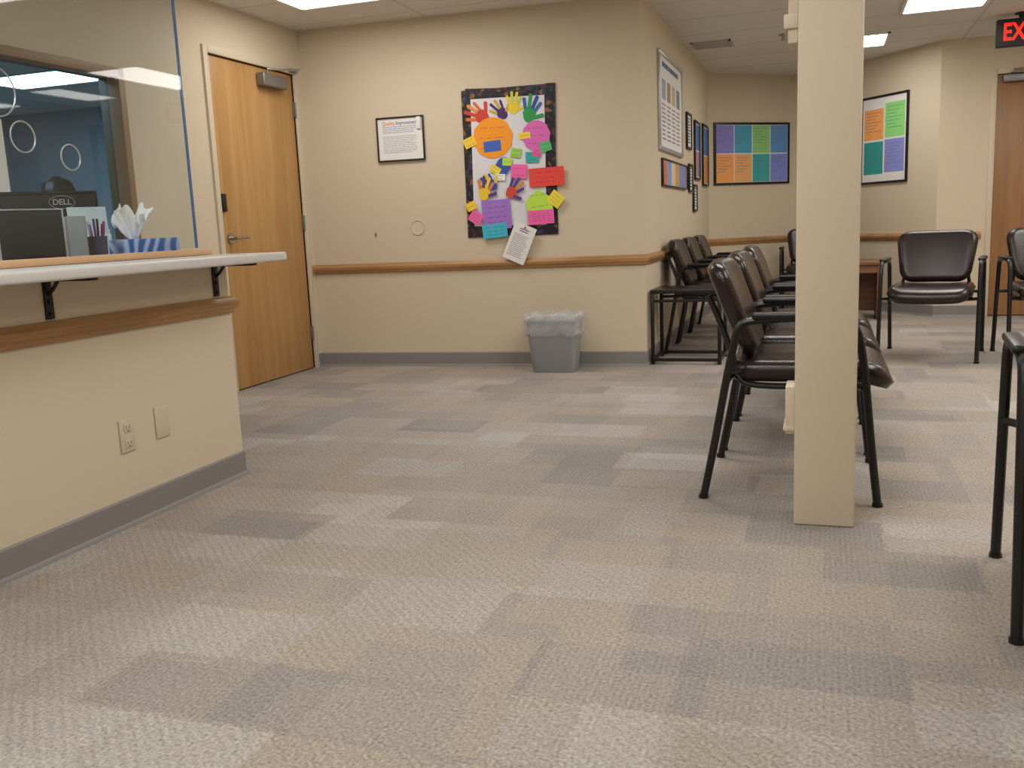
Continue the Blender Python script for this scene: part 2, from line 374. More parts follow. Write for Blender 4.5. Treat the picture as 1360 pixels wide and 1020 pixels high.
g.out('vent_grille',M['silver'],v); G().box(-.145,.145,-.125,.125,-.004,-.001).out('vent_recess',M['grey'],v,smooth=False)
tag(G().cyl((0,0,0),(0,0,-.012),.035).cyl((0,0,-.01),(0,0,-.045),.010).cyl((0,0,-.045),(0,0,-.05),.022).out('fire_sprinkler',M['chrome']),'small metal ceiling fire sprinkler head','sprinkler').location=(-.33,8.04,HC)

# ---------------------------------------------------------------- column
c=thing('column','square cream painted column standing beside the chair row','column',(.01,3.015,0)); 
G().box(-.09,.09,-.075,.075,0,HC,.006,3).out('shaft',M['column'],c)
G().box(-.118,-.09,-.06,.06,.29,.44,.004).box(-.124,-.09,-.066,.066,.30,.315,.003).out('lower_block',M['column'],c)
G().box(-.118,-.09,-.06,.06,1.46,HC,.004).box(-.130,-.09,-.07,.07,1.50,1.54,.004).out('upper_block',M['column'],c)

# ---------------------------------------------------------------- chairs
CL='dark brown vinyl armchair'
def chair():
    t=thing('armchair',CL,'chair',group='waiting room armchairs')
    def sf(p):
        x=p.x+.06; z=p.z+.432
        if x>.20: z-= (x-.20)**2*2.2
        z+= .012*(abs(p.y)/.25)**2
        return Vector((x,p.y,z))
    G().slab(.275,.25,.075,.09,.036,sf).out('seat',M['vinyl'],t,80)
    a=R(22)
    def bf(p):
        h=p.x; wd=p.y*(1+.10*(h/.185)); curve=.9*(wd**2)*.55
        x=-.205-math.sin(a)*h+math.cos(a)*p.z+curve; z=.648+math.cos(a)*h+math.sin(a)*p.z
        return Vector((x,wd,z))
    G().slab(.182,.235,.062,.085,.03,bf).out('backrest',M['vinyl'],t,80)
    for s in (-1,1):
        y=s*.290
        G().tube([(-.285,y,.0),(-.245,y,.20),(-.205,y,.42),(-.178,y,.55)],.0135).cyl((-.285,y,0),(-.283,y,.012),.017).out('leg',M['black'],t)
        G().tube([(.285,y,.0),(.262,y,.20),(.24,y,.42),(.222,y,.55)],.0135).cyl((.285,y,0),(.284,y,.012),.017).out('leg',M['black'],t)
        G().tube([(-.178,y,.55),(-.165,y,.595),(-.13,y,.620),(0,y,.630),(.13,y,.628),(.19,y,.612),(.213,y,.58),(.222,y,.545)],.0135).box(-.12,.15,y-.022,y+.022,.628,.650,.009,3).out('armrest',M['black'],t)
    g=G()
    for s in (-1,1):
        g.tube([(.236,s*.29,.40),(.21,s*.25,.395),(.16,s*.225,.392),(-.1,s*.225,.392),(-.17,s*.22,.42),(-.195,s*.2,.50),(-.24,s*.19,.62),(-.275,s*.19,.70)],.011)
    g.tube([(-.205,-.29,.41),(-.205,.29,.41)],.011,sub=1).tube([(.2,-.225,.392),(.2,.225,.392)],.011,sub=1)
    g.out('seat_support',M['black'],t)
    return t
ch=chair(); ch.location=(-.105,3.47,0); ch['label']=CL+' with black frame beside the cream column'
for y,l in ((4.17,CL+', second in the row'),(4.87,CL+', third in the row')): copy_tree(ch,(-.105,y,0),0,l)
copy_tree(ch,(.68,6.66,0),R(-101),CL+' angled near a wooden side table')
copy_tree(ch,(1.375,6.60,0),R(-90),CL+' next to another chair')
copy_tree(ch,(.733,2.455,0),R(85.5),CL+' across the aisle from the column')
for y in (6.98,7.66,8.34): copy_tree(ch,(-.80,y,0),0,CL+' backed against the side wall')
copy_tree(ch,(-.105,9.64,0),R(-90),CL+' in the alcove corner')
t=thing('low_metal_table','low black metal-framed table at the wall corner','table',(-.87,6.40,0))
G().box(-.235,.235,-.20,.20,.478,.503,.004).out('table_top',M['black'],t)
for sx in (-1,1):
    for sy in (-1,1): G().box(sx*.222-.012,sx*.222+.012,sy*.188-.012,sy*.188+.012,0,.48,.002).out('leg',M['black'],t)
for sy in (-1,1):
    G().box(-.222,.222,sy*.188-.01,sy*.188+.01,.02,.042,.002).out('stretcher',M['black'],t); G().box(-.222,.222,sy*.188-.008,sy*.188+.008,.42,.437,.002).out('stretcher',M['black'],t)
for sx in (-1,1): G().box(sx*.222-.01,sx*.222+.01,-.188,.188,.02,.042,.002).out('stretcher',M['black'],t)
t=thing('side_table','brown wooden side table by the alcove wall','table',(.30,9.05,0))
G().box(-.20,.20,-.22,.22,.49,.525,.006).out('table_top',M['tablewood'],t)
for sx in (-1,1):
    G().box(sx*.172-.02,sx*.172+.02,-.20,.20,0,.49,.004).out('side_panel',M['tablewood'],t)
G().box(-.152,.152,.17,.19,.05,.49).out('back_panel',M['tablewood'],t); G().box(-.152,.152,-.19,-.17,.42,.49).out('apron',M['tablewood'],t)

# ---------------------------------------------------------------- waste bin
def rrect(hx,hy,r,z,n=6,jit=0,ph=0):
    o=[]
    for cx,cy,a0 in ((hx-r,hy-r,0),(-hx+r,hy-r,90),(-hx+r,-hy+r,180),(hx-r,-hy+r,270)):
        for k in range(n+1):
            a=R(a0+90*k/n); o.append((cx+r*math.cos(a),cy+r*math.sin(a)))
    q=[]
    for i,p in enumerate(o):
        p2=o[(i+1)%len(o)]; q.append(p)
        if math.dist(p,p2)>.05:
            for k in range(1,14):
                f=k/14; q.append((p[0]+(p2[0]-p[0])*f,p[1]+(p2[1]-p[1])*f))
    res=[]
    for x,y in q:
        zz=z
        if jit:
            L=math.hypot(x,y); nn=noise.noise(Vector((x*22,y*22,z*9+ph)))*jit; x+=x/L*nn; y+=y/L*nn; zz+=noise.noise(Vector((x*18,y*18,5+ph)))*jit*1.3
        res.append((x,y,zz))
    return res
b=thing('waste_bin','grey plastic waste bin with clear liner against the wall','waste bin',(-1.69,5.90,0),BA)
G().loft([rrect(.138,.085,.03,0),rrect(.142,.089,.03,.006),rrect(.172,.118,.035,.335)],True,False).out('bin_body',M['grey'],b)
G().loft([rrect(.172,.118,.034,.334),rrect(.180,.126,.034,.338),rrect(.180,.126,.034,.352),rrect(.170,.116,.034,.352),rrect(.168,.114,.034,.334)],False,False).out('bin_rim',M['grey'],b)
lm=bpy.data.materials.new('liner_film'); lm.use_nodes=True; N=lm.node_tree.nodes; L=lm.node_tree.links
N['Principled BSDF'].inputs['Base Color'].default_value=lin('#E2E3E4'); N['Principled BSDF'].inputs['Roughness'].default_value=.2
tr=N.new('ShaderNodeBsdfTransparent'); mx=N.new('ShaderNodeMixShader'); nn=N.new('ShaderNodeTexNoise'); nn.inputs['Scale'].default_value=5; nn.inputs['Detail'].default_value=0; mr=N.new('ShaderNodeMapRange'); mr.inputs['To Min'].default_value=.2; mr.inputs['To Max'].default_value=.45
L.new(nn.outputs['Fac'],mr.inputs['Value']); L.new(mr.outputs[0],mx.inputs[0]); L.new(tr.outputs[0],mx.inputs[1]); L.new(N['Principled BSDF'].outputs[0],mx.inputs[2]); L.new(mx.outputs[0],N['Material Output'].inputs[0])
G().loft([rrect(.183,.128,.04,.255,jit=.024),rrect(.189,.133,.04,.275,jit=.018,ph=1),rrect(.186,.131,.04,.31,jit=.014,ph=2),rrect(.192,.137,.04,.345,jit=.012,ph=3),rrect(.193,.138,.04,.378,jit=.018,ph=3.5),rrect(.178,.126,.035,.39,jit=.02,ph=4),rrect(.162,.108,.03,.34,jit=.014,ph=5),rrect(.15,.097,.03,.2,jit=.012,ph=6)],False,False).out('bin_liner',lm,b,60)

# ---------------------------------------------------------------- wall hangings
def hang(name,label,cat,p,z,rz):
    return thing(name,label,cat,(p[0],p[1],z),rz)
def bw(x):
    f=(x-BP0.x)/(BP1.x-BP0.x); p=BP0+(BP1-BP0)*f; return (p.x,p.y)
def framed(name,label,p,z,rz,w,h,fm,fw=.018,cat='picture frame',dep=.02):
    t=hang(name,label,cat,p,z,rz); g=G(); a=w/2;b_=h/2
    g.box(-a,a,-dep,-.001,b_-fw,b_,.002).box(-a,a,-dep,-.001,-b_,-b_+fw,.002).box(-a,-a+fw,-dep,-.001,-b_+fw,b_-fw,.002).box(a-fw,a,-dep,-.001,-b_+fw,b_-fw,.002)
    g.out('frame',fm,t); G().box(-a+fw,a-fw,-.010,-.001,-b_+fw,b_-fw).out('mat_board',M['white'],t,smooth=False)
    return t
def q(g,x0,x1,z0,z1,y): g.box(x0,x1,y-.0006,y,z0,z1); return g
def lines(t,x0,x1,z0,z1,n,m,y=-.0105,name='printed_text',seed=1,hgt=.45):
    rr=random.Random(seed); g=G(); st=(z1-z0)/n
    for k in range(n):
        xe=x1-(x1-x0)*(rr.random()*.25 if k%4 else .05); x=x0
        while x<xe:
            wl=min((x1-x0)*(.05+rr.random()*.10),xe-x); q(g,x,x+wl,z1-k*st-st*hgt,z1-k*st,y); x+=wl+(x1-x0)*.018
    return g.out(name,m,t,smooth=False)
t=framed('certificate_frame','small black-framed printed notice on the beige wall',bw(-2.795),1.595,BA,.35,.30,M['black'],.010)
text('Quality',.036,M['inko'],t,(-.085,-.0108,.107),sx=.9); text('Improvement',.036,M['inkb'],t,(.048,-.0108,.107),sx=.8)
lines(t,-.13,.13,.035,.085,4,pc('#8A9AB8'),seed=3,hgt=.3); lines(t,-.13,.13,-.10,.02,10,pc('#A5A5AC'),seed=4,hgt=.28)
G().box(.125,.155,-.022,-.018,.06,.14,.001).box(.13,.15,-.0225,-.022,.09,.12).out('corner_tag',M['white'],t)
bb=hang('collage_board','handmade collage board with handprints and colourful notes, dark patterned border','poster board',bw(-2.02),1.39,BA)
BW_,BH_=.64,.98
ux=BW_/121; uz=BH_/198
def bp_(u,v): return (-BW_/2+u*ux, BH_/2-v*uz)
G().box(-.32,.32,-.008,-.001,-.49,.49).out('backing_board',M['border'],bb,smooth=False)
g=G(); g.box(-.315,.30,-.010,-.008,.435,.485,mtx=Matrix.Rotation(R(3),4,'Y')).box(.255,.32,-.0115,-.0085,-.47,.50,.0,mtx=Matrix.Rotation(R(1.5),4,'Y')).out('border_strip',M['border'],bb,smooth=False)
G().box(-.262,.25,-.0125,-.0095,-.42,.425,mtx=Matrix.Rotation(R(1.0),4,'Y')).out('white_sheet',pc('#DEDCE2'),bb,smooth=False)
dy=[-.0135]
rj=random.Random(5)
def note(u,v,w,h,colr,rot=0,shape='rect',nl=3,name='sticky_note'):
    w*=.95; h*=.95; rot+=rj.uniform(-4,4)
    x,z=bp_(u,v); dy[0]-=.0006; y=dy[0]; g=G(); W_=w*ux/2; H_=h*uz/2; mt=Matrix.Translation((x,0,z))@Matrix.Rotation(R(rot),4,'Y')
    if shape=='rect': pts=[(-W_,-H_),(W_,-H_),(W_,H_),(-W_,H_)]
    elif shape=='house': pts=[(-W_,-H_),(W_,-H_),(W_,H_*.1),(0,H_),(-W_,H_*.1)]
    else: pts=[(W_*math.cos(a*math.pi/24)*(1+.03*math.sin(a*1.3)),H_*math.sin(a*math.pi/24)) for a in range(48)]
    P0=[mt@Vector((a,y,c)) for a,c in pts]; P1=[mt@Vector((a,y+.0012,c)) for a,c in pts]
    g.loft([P0,P1]); g.mi=1
    rr=random.Random(int(u*7+v))
    for k in range(nl):
        zz=H_*.5-k*H_*1.0/max(1,nl-1) if nl>1 else 0; x0=-W_*.65
        while x0<W_*.55:
            wl=W_*(.15+.3*rr.random()); g.box(x0,min(x0+wl,W_*.7),y-.0004,y,zz-.0018,zz+.0006,mtx=mt); x0+=wl+W_*.14
    return g.out(name,[pc(colr),pc('#5B4A6A')],bb,smooth=False)
def hand(u,v,size,rot,palm,fing,mir=1):
    x,z=bp_(u,v); dy[0]-=.0006; y=dy[0]; g=G(); s=size
    mt=Matrix.Translation((x,0,z))@Matrix.Rotation(R(rot),4,'Y')
    def fan(pts,mi):
        g.mi=mi; g.loft([[mt@Vector((a*mir*s,y-.0002*mi,c*s)) for a,c in pts],[mt@Vector((a*mir*s,y+.001,c*s)) for a,c in pts]])
    fan([(.36*math.cos(a*math.pi/10)*(1.0 if math.sin(a*math.pi/10)>0 else .85),.40*math.sin(a*math.pi/10)) for a in range(20)],0)
    for i,(bx,bz,an,ln,wd) in enumerate([(-.27,.22,-24,.50,.08),(-.10,.32,-8,.62,.085),(.08,.32,8,.60,.085),(.25,.24,22,.46,.075),(.26,-.10,62,.48,.09)]):
        a=R(an); dx,dz=math.sin(a),math.cos(a); px,pz=dz,-dx; pts=[(bx-px*wd,bz-pz*wd),(bx+px*wd,bz+pz*wd)]
        for k in range(7):
            th=math.pi*k/6; c_,s_=math.cos(th),math.sin(th); pts.append((bx+dx*ln+px*wd*1.1*c_+dx*wd*s_, bz+dz*ln+pz*wd*1.1*c_+dz*wd*s_))
        fan(pts,1+(i%(len(fing))))
    return g.out('handprint',[pc(palm)]+[pc(f) for f in fing],bb,smooth=False)
hand(54,34,.105,-40,'#4A2E66',['#C9A83B','#4A2E66']); hand(27,36,.13,-62,'#CC4130',['#DD6F30','#CC4130','#E0924A']); 
hand(69,28,.105,6,'#E8CF2E',['#E8CF2E','#C9D038']); hand(89,38,.13,18,'#2F9A4C',['#2F66B0','#2E9C56','#274FA0'])
note(40,65,55,57,'#F79C22',0,'oval',3,'paper_oval'); note(97,66,38,42,'#DE6CBA',0,'oval',3,'paper_circle')
note(39,76,24,15,'#3F68C0',-6); note(9,69,17,14,'#F4CB3E',-25,nl=2); note(82,65,16,9,'#F2D642',-6,nl=1); note(70,87,14,13,'#9AD04C',8,nl=2); note(91,94,18,15,'#34ACA6',4,nl=2); note(109,81,15,14,'#58BD74',-14,nl=2); note(97,90,12,8,'#E95C9C',8,nl=1)
note(52,104,20,28,'#3553B0',28,'oval',0,'paper_shape'); note(42,108,14,11,'#F2DC3A',30,nl=2); note(58,98,13,11,'#B9E04A',10,nl=1); note(73,112,22,20,'#F266AC',4,nl=2); note(48,118,14,9,'#F2F0EA',5,nl=2)
note(109,121,48,26,'#E8483C',-2,nl=3,name='paper_card')
hand(37,128,.095,-48,'#3A49A0',['#E8C52E','#3A49A0']); hand(26,139,.115,12,'#EFC72F',['#E0802E','#5B3A86','#EFC72F']); hand(62,139,.11,45,'#D04A3A',['#4B3A96','#5B3A86','#E08A2A'])
note(41,168,40,42,'#A274CC',-3,nl=4,name='paper_card'); note(13,171,18,17,'#F266AC',38,nl=3); note(38,190,35,20,'#3EBAD2',-3,nl=3,name='paper_card')
note(98,152,36,32,'#BDE34E',-4,'house',2,'paper_house'); note(120,151,19,19,'#F4DE3E',36,nl=3); note(100,174,36,20,'#F266AC',-4,nl=4,name='paper_card'); note(8,155,14,12,'#F4CB3E',-20,nl=1)
f=hang('pinned_flyer','white printed flyer pinned at a tilt below the collage board','paper',bw(-1.965),.85,BA)
f.rotation_euler=(0,R(24),BA)
G().box(-.080,.080,-.042,-.0405,-.130,.130).out('sheet',M['white'],f,smooth=False)
lines(f,-.058,.058,-.105,.055,13,pc('#80808A'),y=-.0422,seed=9,hgt=.28); lines(f,-.03,.04,.07,.10,2,M['inkb'],y=-.0422,seed=10)
G().cyl((.0,-.042,.112),(.0,-.052,.112),.006).cyl((0,-.0425,.112),(0,-.038,.112),.0015).out('push_pin',pc('#C8402C'),f)
p=bw(-2.71); o=G().tube([(.05*math.cos(a*math.pi/16),-.003,.05*math.sin(a*math.pi/16)) for a in range(32)],.0035,6,1,True).cyl((0,-.0005,0),(0,-.002,0),.05,n=40).out('round_wall_cover',M['wall']); tag(o,'round beige blank cover plate on the wall','cover plate'); o.location=(*p,.985); o.rotation_euler=(0,0,BA)
p=bw(-3.03); o=G().box(-.004,.004,-.012,0,-.012,.01,.001).out('wall_hook',M['closer']); tag(o,'tiny metal hook on the wall','hook'); o.location=(*p,.95); o.rotation_euler=(0,0,BA)
CW=R(90)
t=framed('information_poster','large white information poster in a silver frame',(-1.12,7.28),1.80,CW,1.12,.69,M['silver'],.03)
lines(t,-.4,.4,.20,.28,1,M['inkb'],seed=2); 
for i,cx_ in enumerate((-.34,-.11,.12,.35)):
    G().box(cx_-.08,cx_+.08,-.011,-.010,.02,.16).out('printed_picture',pc(['#9AA7B5','#A88A72','#C8B08A','#7C8CA0'][i]),t,smooth=False)
    lines(t,cx_-.09,cx_+.09,-.28,-.01,9,pc('#8A8C92'),seed=20+i,hgt=.35)
t=framed('notice_frame','small black-framed notice on the corridor wall',(-1.12,8.25),1.70,CW,.28,.30,M['black'],.018); lines(t,-.1,.1,-.11,.11,9,M['ink'],seed=31)
t=framed('colour_chart_frame','long dark-framed strip of colourful notices',(-1.12,7.45),1.305,CW,1.25,.20,M['black'],.012)
for i in range(6): G().box(-.60+i*.2+.005,-.60+i*.2+.195,-.011,-.010,-.085,.085).out('printed_panel',pc(['#D07A4A','#8AA0CC','#D7CBB4','#D9984A','#6E98C4','#9A80B8'][i]),t,smooth=False)
t=framed('notice_frame','small black-framed notice below another frame',(-1.12,8.33),1.31,CW,.22,.24,M['black'],.02); lines(t,-.08,.08,-.09,.09,7,M['ink'],seed=32)
t=framed('colour_poster_frame','tall black-framed poster with blue and purple panels',(-1.12,8.80),1.57,CW,.36,.52,M['black'],.02)
for i in range(2):
    for j in range(2): G().box(-.15+i*.155,-.15+i*.155+.145,-.011,-.010,-.23+j*.235,-.23+j*.235+.225).out('printed_panel',pc([['#D99A4F','#4F88B8'],['#8A78C0','#4A5FA6']][i][j]),t,smooth=False)
t=framed('notice_frame','small black-framed notice low on the corridor wall',(-1.12,8.62),1.145,CW,.24,.24,M['black'],.02); lines(t,-.08,.08,-.09,.09,7,M['ink'],seed=33)
t=framed('colour_poster_frame','black-framed poster with orange, brown and blue panels',(-1.12,9.42),1.56,CW,.44,.58,M['black'],.02)
for i in range(2):
    for j in range(2): G().box(-.19+i*.195,-.19+i*.195+.185,-.011,-.010,-.26+j*.265,-.26+j*.265+.255).out('printed_panel',pc([['#E99A4A','#5A88C8'],['#C8844A','#4A6FAA']][i][j]),t,smooth=False)
def sheet(t,x0,x1,z0,z1,colr,n=7):
    g=G().box(x0,x1,-.0112,-.010,z0,z1); g.mi=1
    for k in range(n): zz=z1-(z1-z0)*(.12+.1*k); g.box(x0+.02,x1-.03-.04*(k%3),-.0116,-.0112,zz-.003,zz+.001)
    g.out('colour_sheet',[pc(colr),pc('#6E7A8B')],t,smooth=False)
def grid(t,w,h,cols,fw):
    nr=len(cols); nc=len(cols[0]); W_=w-2*fw; H_=h-2*fw; g_=.005
    for r_ in range(nr):
        for c_ in range(nc):
            sheet(t,-W_/2+c_*W_/nc+g_,-W_/2+(c_+1)*W_/nc-g_,H_/2-(r_+1)*H_/nr+g_,H_/2-r_*H_/nr-g_,cols[r_][c_],6)
dA=(A1-A0).normalized(); aA=math.atan2(dA.y,dA.x); LA=(A1-A0).length; pA=A0+dA*(LA*.52)
t=framed('colour_grid_poster','wide black-framed poster of eight coloured sheets',tuple(pA),1.595,aA,LA*.92,.62,M['black'],.022)
grid(t,LA*.92,.62,[['#8C86D0','#4AA2C4','#8FCB78','#5F93D0'],['#F5A860','#F0B070','#3BA9A8','#7F8CDC']],.022)
dB=(B1-B0).normalized(); aB=math.atan2(dB.y,dB.x); LB=(B1-B0).length; pB=B0+dB*(LB*.603)
t=framed('colour_grid_poster','tall black-framed poster of four coloured sheets on white',tuple(pB),1.62,aB,.61,.81,M['black'],.02)
sheet(t,-.262,-.008,.005,.285,'#F5A860'); sheet(t,.012,.262,.015,.325,'#90DC7E'); sheet(t,-.262,-.008,-.315,-.015,'#2E9C97'); sheet(t,.012,.262,-.305,-.005,'#8C92D8')
t=thing('exit_sign','black hanging exit sign with glowing red letters above a door','sign',(1.385,8.16,2.245))
G().box(-.17,.17,-.03,.03,-.105,.095,.006).out('sign_housing',M['blackp'],t)
G().cyl((0,0,.09),(0,0,.125),.02).cyl((0,0,.125),(0,0,.135),.05).out('ceiling_mount',M['blackp'],t)
text('EXIT',.175,M['exitred'],t,(0,-.0315,-.006),bold=.004,sx=.72,ext=.001)
def plate(name,label,y,z,outlet):
    t=thing(name,label,'outlet' if outlet else 'wall plate',(-2.27,y,z),R(90))
    G().box(-.036,.036,-.006,-.0005,-.058,.058,.003).out('cover_plate',M['plate'],t)
    if outlet:
        for zz in (-.027,.027):
            G().box(-.017,.017,-.0085,-.005,zz-.016,zz+.016,.003).out('socket',M['plate'],t)
            G().box(-.009,-.006,-.009,-.0084,zz-.003,zz+.007).box(.006,.009,-.009,-.0084,zz-.003,zz+.007).cyl((0,-.009,zz-.010),(0,-.0084,zz-.010),.003).out('slot',M['ink'],t)
    else: G().cyl((0,-.007,.045),(0,-.005,.045),.004).cyl((0,-.007,-.045),(0,-.005,-.045),.004).out('screw',M['plate'],t)
plate('wall_outlet','beige double electrical outlet on the counter wall',2.53,.315,True)
plate('blank_wall_plate','beige blank cover plate on the counter wall',2.71,.325,False)

# ---------------------------------------------------------------- reception counter
o=G().box(-2.86,-2.03,-.8,3.255,.871,.906,.008,3).out('countertop',M['counter']); tag(o,'pale laminate reception countertop with overhang above beige half wall','countertop')
for y in (2.26,3.10):
    t=thing('shelf_bracket','black metal shelf bracket under the countertop','bracket',(-2.27,y,.87),group='counter brackets')
    G().box(.0,.008,-.016,.016,-.125,-.001,.002).box(-.0,.19,-.016,.016,-.009,-.001,.002).out('bracket_arm',M['black'],t)
    G().tube([(.006,0,-.05),(.03,0,-.03),(.05,0,-.006)],.006).out('brace',M['black'],t)
    for zz in (-.11,-.07): G().cyl((.007,0,zz),(.013,0,zz),.008).out('screw',M['black'],t)
t=thing('glass_screen','clear glass screen with round speak holes on the counter','glass screen',(-2.40,0,.906))
G().box(-.004,.004,-.7,3.18,.029,1.42).out('glass_panel',M['glass'],t,smooth=False)
G().box(-.005,.005,3.18,3.186,.029,1.42).out('glass_edge',M['edge'],t,smooth=False)
for y,z,r in ((2.29,.535,.075),(2.375,.405,.048),(2.565,.352,.042)):
    G().tube([(.0,y+r*math.cos(a*math.pi/18),z+r*math.sin(a*math.pi/18)) for a in range(36)],.0025,8,1,True).out('speak_hole_ring',M['silver'],t)
o=G().box(-2.46,-2.33,1.0,3.19,.907,.930,.004).out('screen_base_rail',M['ledge']); tag(o,'light wood rail holding the glass screen on the counter','rail')
t=thing('tissue_box','blue and white patterned tissue box with white tissue pulled out','tissue box',(-2.575,3.09,.907),R(70))
tb=mat('tissue_box_print','#3A62A8',.5,var=.1)
N=tb.node_tree.nodes; L=tb.node_tree.links; wv=N.new('ShaderNodeTexWave'); wv.inputs['Scale'].default_value=6; wv.inputs['Distortion'].default_value=9; wv.inputs['Detail'].default_value=1
rp=N.new('ShaderNodeValToRGB'); rp.color_ramp.elements[0].position=.35; rp.color_ramp.elements[0].color=lin('#2F5CA8'); rp.color_ramp.elements[1].position=.9; rp.color_ramp.elements[1].color=lin('#A9C0E4')
tcx=N.new('ShaderNodeTexCoord'); L.new(tcx.outputs['Object'],wv.inputs['Vector']); L.new(wv.outputs['Fac'],rp.inputs[0]); L.new(rp.outputs[0],N['Principled BSDF'].inputs['Base Color'])
G().box(-.12,.12,-.06,.06,0,.074,.003).out('box_body',tb,t)
rings=[]
for k in range(13):
    tt=k/12; ring=[]
    for j in range(72):
        a=2*math.pi*j/72
        rr_=.010+.046*tt**.75*(1+.30*math.sin(3*a+1.5*tt)+.16*math.sin(8*a+3*tt)+.06*math.sin(17*a))
        z=.070+.125*tt*(1+.22*math.sin(2*a+.8)+.10*math.sin(5*a))-.02*tt**4*(1+math.sin(7*a))
        nv=noise.noise_vector(Vector((math.cos(a)*2,math.sin(a)*2,tt*3)))*.008*tt
        ring.append((-.045+rr_*1.25*math.cos(a)+nv.x,rr_*.8*math.sin(a)+nv.y,z+nv.z))
    rings.append(ring)
G().loft(rings,False,False).out('tissue',M['tissue'],t,170)
o=G().sph((0,0,.036),.06,.045,.030,24,lambda p:p+noise.noise_vector(p*25+Vector((4,4,4)))*.014).out('crumpled_tissue',M['tissue'],None,170); tag(o,'crumpled white tissue lying on the counter','tissue'); o.location=(-2.73,3.18,.912)
t=thing('pen_cup','dark pen cup holding several purple and dark pens','pen holder',(-2.62,2.885,.907))
ringsC=[[(r*math.cos(a*math.pi/14),r*math.sin(a*math.pi/14),z) for a in range(28)] for r,z in ((.032,0),(.036,.09),(.032,.09),(.029,.01))]
G().loft(ringsC).out('cup',pc('#4A4456'),t)
for i,(cl_,ax_) in enumerate((('#7A2F5A',0),('#5A3F9A',60),('#222222',120),('#8A6A9C',180),('#C8B8D8',240),('#6A3A7A',300),('#9A5A8A',30),('#3A2A5A',200))):
    a=R(ax_); G().cyl((.012*math.cos(a),.012*math.sin(a),.014),(.030*math.cos(a),.030*math.sin(a),.135+.01*(i%3)),.0045,n=8).out('pen',pc(cl_),t)
t=thing('letter_tray','upright grey document holder','document holder',(-2.63,2.785,.907),R(60))
G().box(-.035,.035,-.03,-.026,0,.165,.001).box(-.035,.035,.026,.03,0,.165,.001).box(-.035,-.031,-.03,.03,0,.165,.001).box(.031,.035,-.03,.03,0,.165,.001).box(-.035,.035,-.03,.03,0,.004).out('holder',M['grey'],t)
t=thing('leaflet_stack','pale leaflets standing upright behind the pen cup','leaflets',(-2.80,3.05,.907),R(60))
G().box(-.075,.075,-.004,.0,0,.21,.001,mtx=Matrix.Rotation(R(-6),4,'X')).out('leaflet',pc('#C2D0D4'),t); G().box(-.06,.08,.01,.014,0,.12,.001).out('leaflet',pc('#D5D8DE'),t)
G().box(-.05,.07,-.030,-.012,.0,.10,.001).out('leaflet',pc('#E2E4EA'),t)
t=thing('standing_display','black standing tablet panel with silver edge on the counter','display',(-2.60,2.555,.907),R(68))
G().box(-.108,.108,-.008,.004,.008,.185,.003).out('panel',M['blackp'],t); g=G()
g.box(-.115,.115,-.010,.006,.0,.008,.002).box(-.115,.115,-.010,.006,.185,.190,.001).box(.108,.113,-.010,.006,0,.188,.001).box(-.113,-.108,-.010,.006,0,.188,.001); g.out('frame',M['silver'],t)
G().box(-.08,.08,-.05,.06,0,.006,.002).out('foot',M['blackp'],t)
o=thing('reception_desk','grey reception work desk behind the counter','desk',(-3.15,2.4,0))
G().box(-.27,.27,-1.4,1.2,.71,.74,.004).out('desk_top',M['grey'],o)
for sy in (-1.36,1.16):
    G().box(-.25,.25,sy-.015,sy+.015,0,.71).out('side_panel',M['grey'],o)
t=thing('computer_monitor','black desktop monitor seen from behind with silver logo','monitor',(-3.03,3.07,.741),R(50))
G().box(-.20,.20,-.004,.022,.14,.448,.006,3).box(-.19,.19,-.022,-.004,.15,.438,.012,3).out('screen_housing',M['blackp'],t)
G().box(-.035,.035,-.05,-.02,.02,.28,.006).box(-.11,.11,-.11,.07,0,.012,.005).out('stand',M['blackp'],t)
text('DELL',.032,M['silver'],t,(.06,-.0226,.402),bold=.0006); G().tube([(.06+.048*math.cos(a*math.pi/14),-.0226,.402+.026*math.sin(a*math.pi/14)) for a in range(28)],.0012,6,1,True).out('logo_ring',M['silver'],t)
o=G().box(0,.002,2.60,3.44,1.02,1.55).out('posted_sheet',M['white']); tag(o,'white printed sheet taped to the office window','paper'); o.location=(-3.592,0,0)
# ---------------------------------------------------------------- office behind the window
t=thing('office_chair','dark office swivel chair behind the window','office chair',(-4.30,4.43,0),R(180))
G().slab(.24,.24,.07,.1,.034,lambda p:Vector((p.x,p.y,p.z+.40))).out('seat',M['blackp'],t,80)
G().slab(.18,.22,.05,.1,.024,lambda p:Vector((-.26+p.z-.1*p.x,p.y,.72+p.x))).out('backrest',M['blackp'],t,80)
G().cyl((0,0,.08),(0,0,.37),.025).tube([(-.1,0,.36),(-.27,0,.38),(-.31,0,.50),(-.30,0,.70)],.014).out('gas_column',M['blackp'],t)
g=G()
for k in range(5):
    a=R(72*k); g.tube([(0,0,.10),(.28*math.cos(a),.28*math.sin(a),.07)],.018,sub=1).sph((.28*math.cos(a),.28*math.sin(a),.028),.028,.028,.028,8)
g.out('star_base',M['blackp'],t)
V=[(0,0,.50),(0,0,.66),(-.01,0,.84),(-.01,0,.97),(0,0,1.05),(0,0,1.10), (0,.17,.95),(0,-.17,.95),(-.06,.21,.72),(-.06,-.21,.72),(-.30,.15,.70),(-.30,-.15,.70),
   (-.02,.09,.53),(-.02,-.09,.53),(-.42,.10,.55),(-.42,-.10,.55),(-.44,.10,.10),(-.44,-.10,.10),(-.55,.10,.04),(-.55,-.10,.04)]
E=[(0,1),(1,2),(2,3),(3,4),(4,5),(3,6),(3,7),(6,8),(7,9),(8,10),(9,11),(0,12),(0,13),(12,14),(13,15),(14,16),(15,17),(16,18),(17,19)]
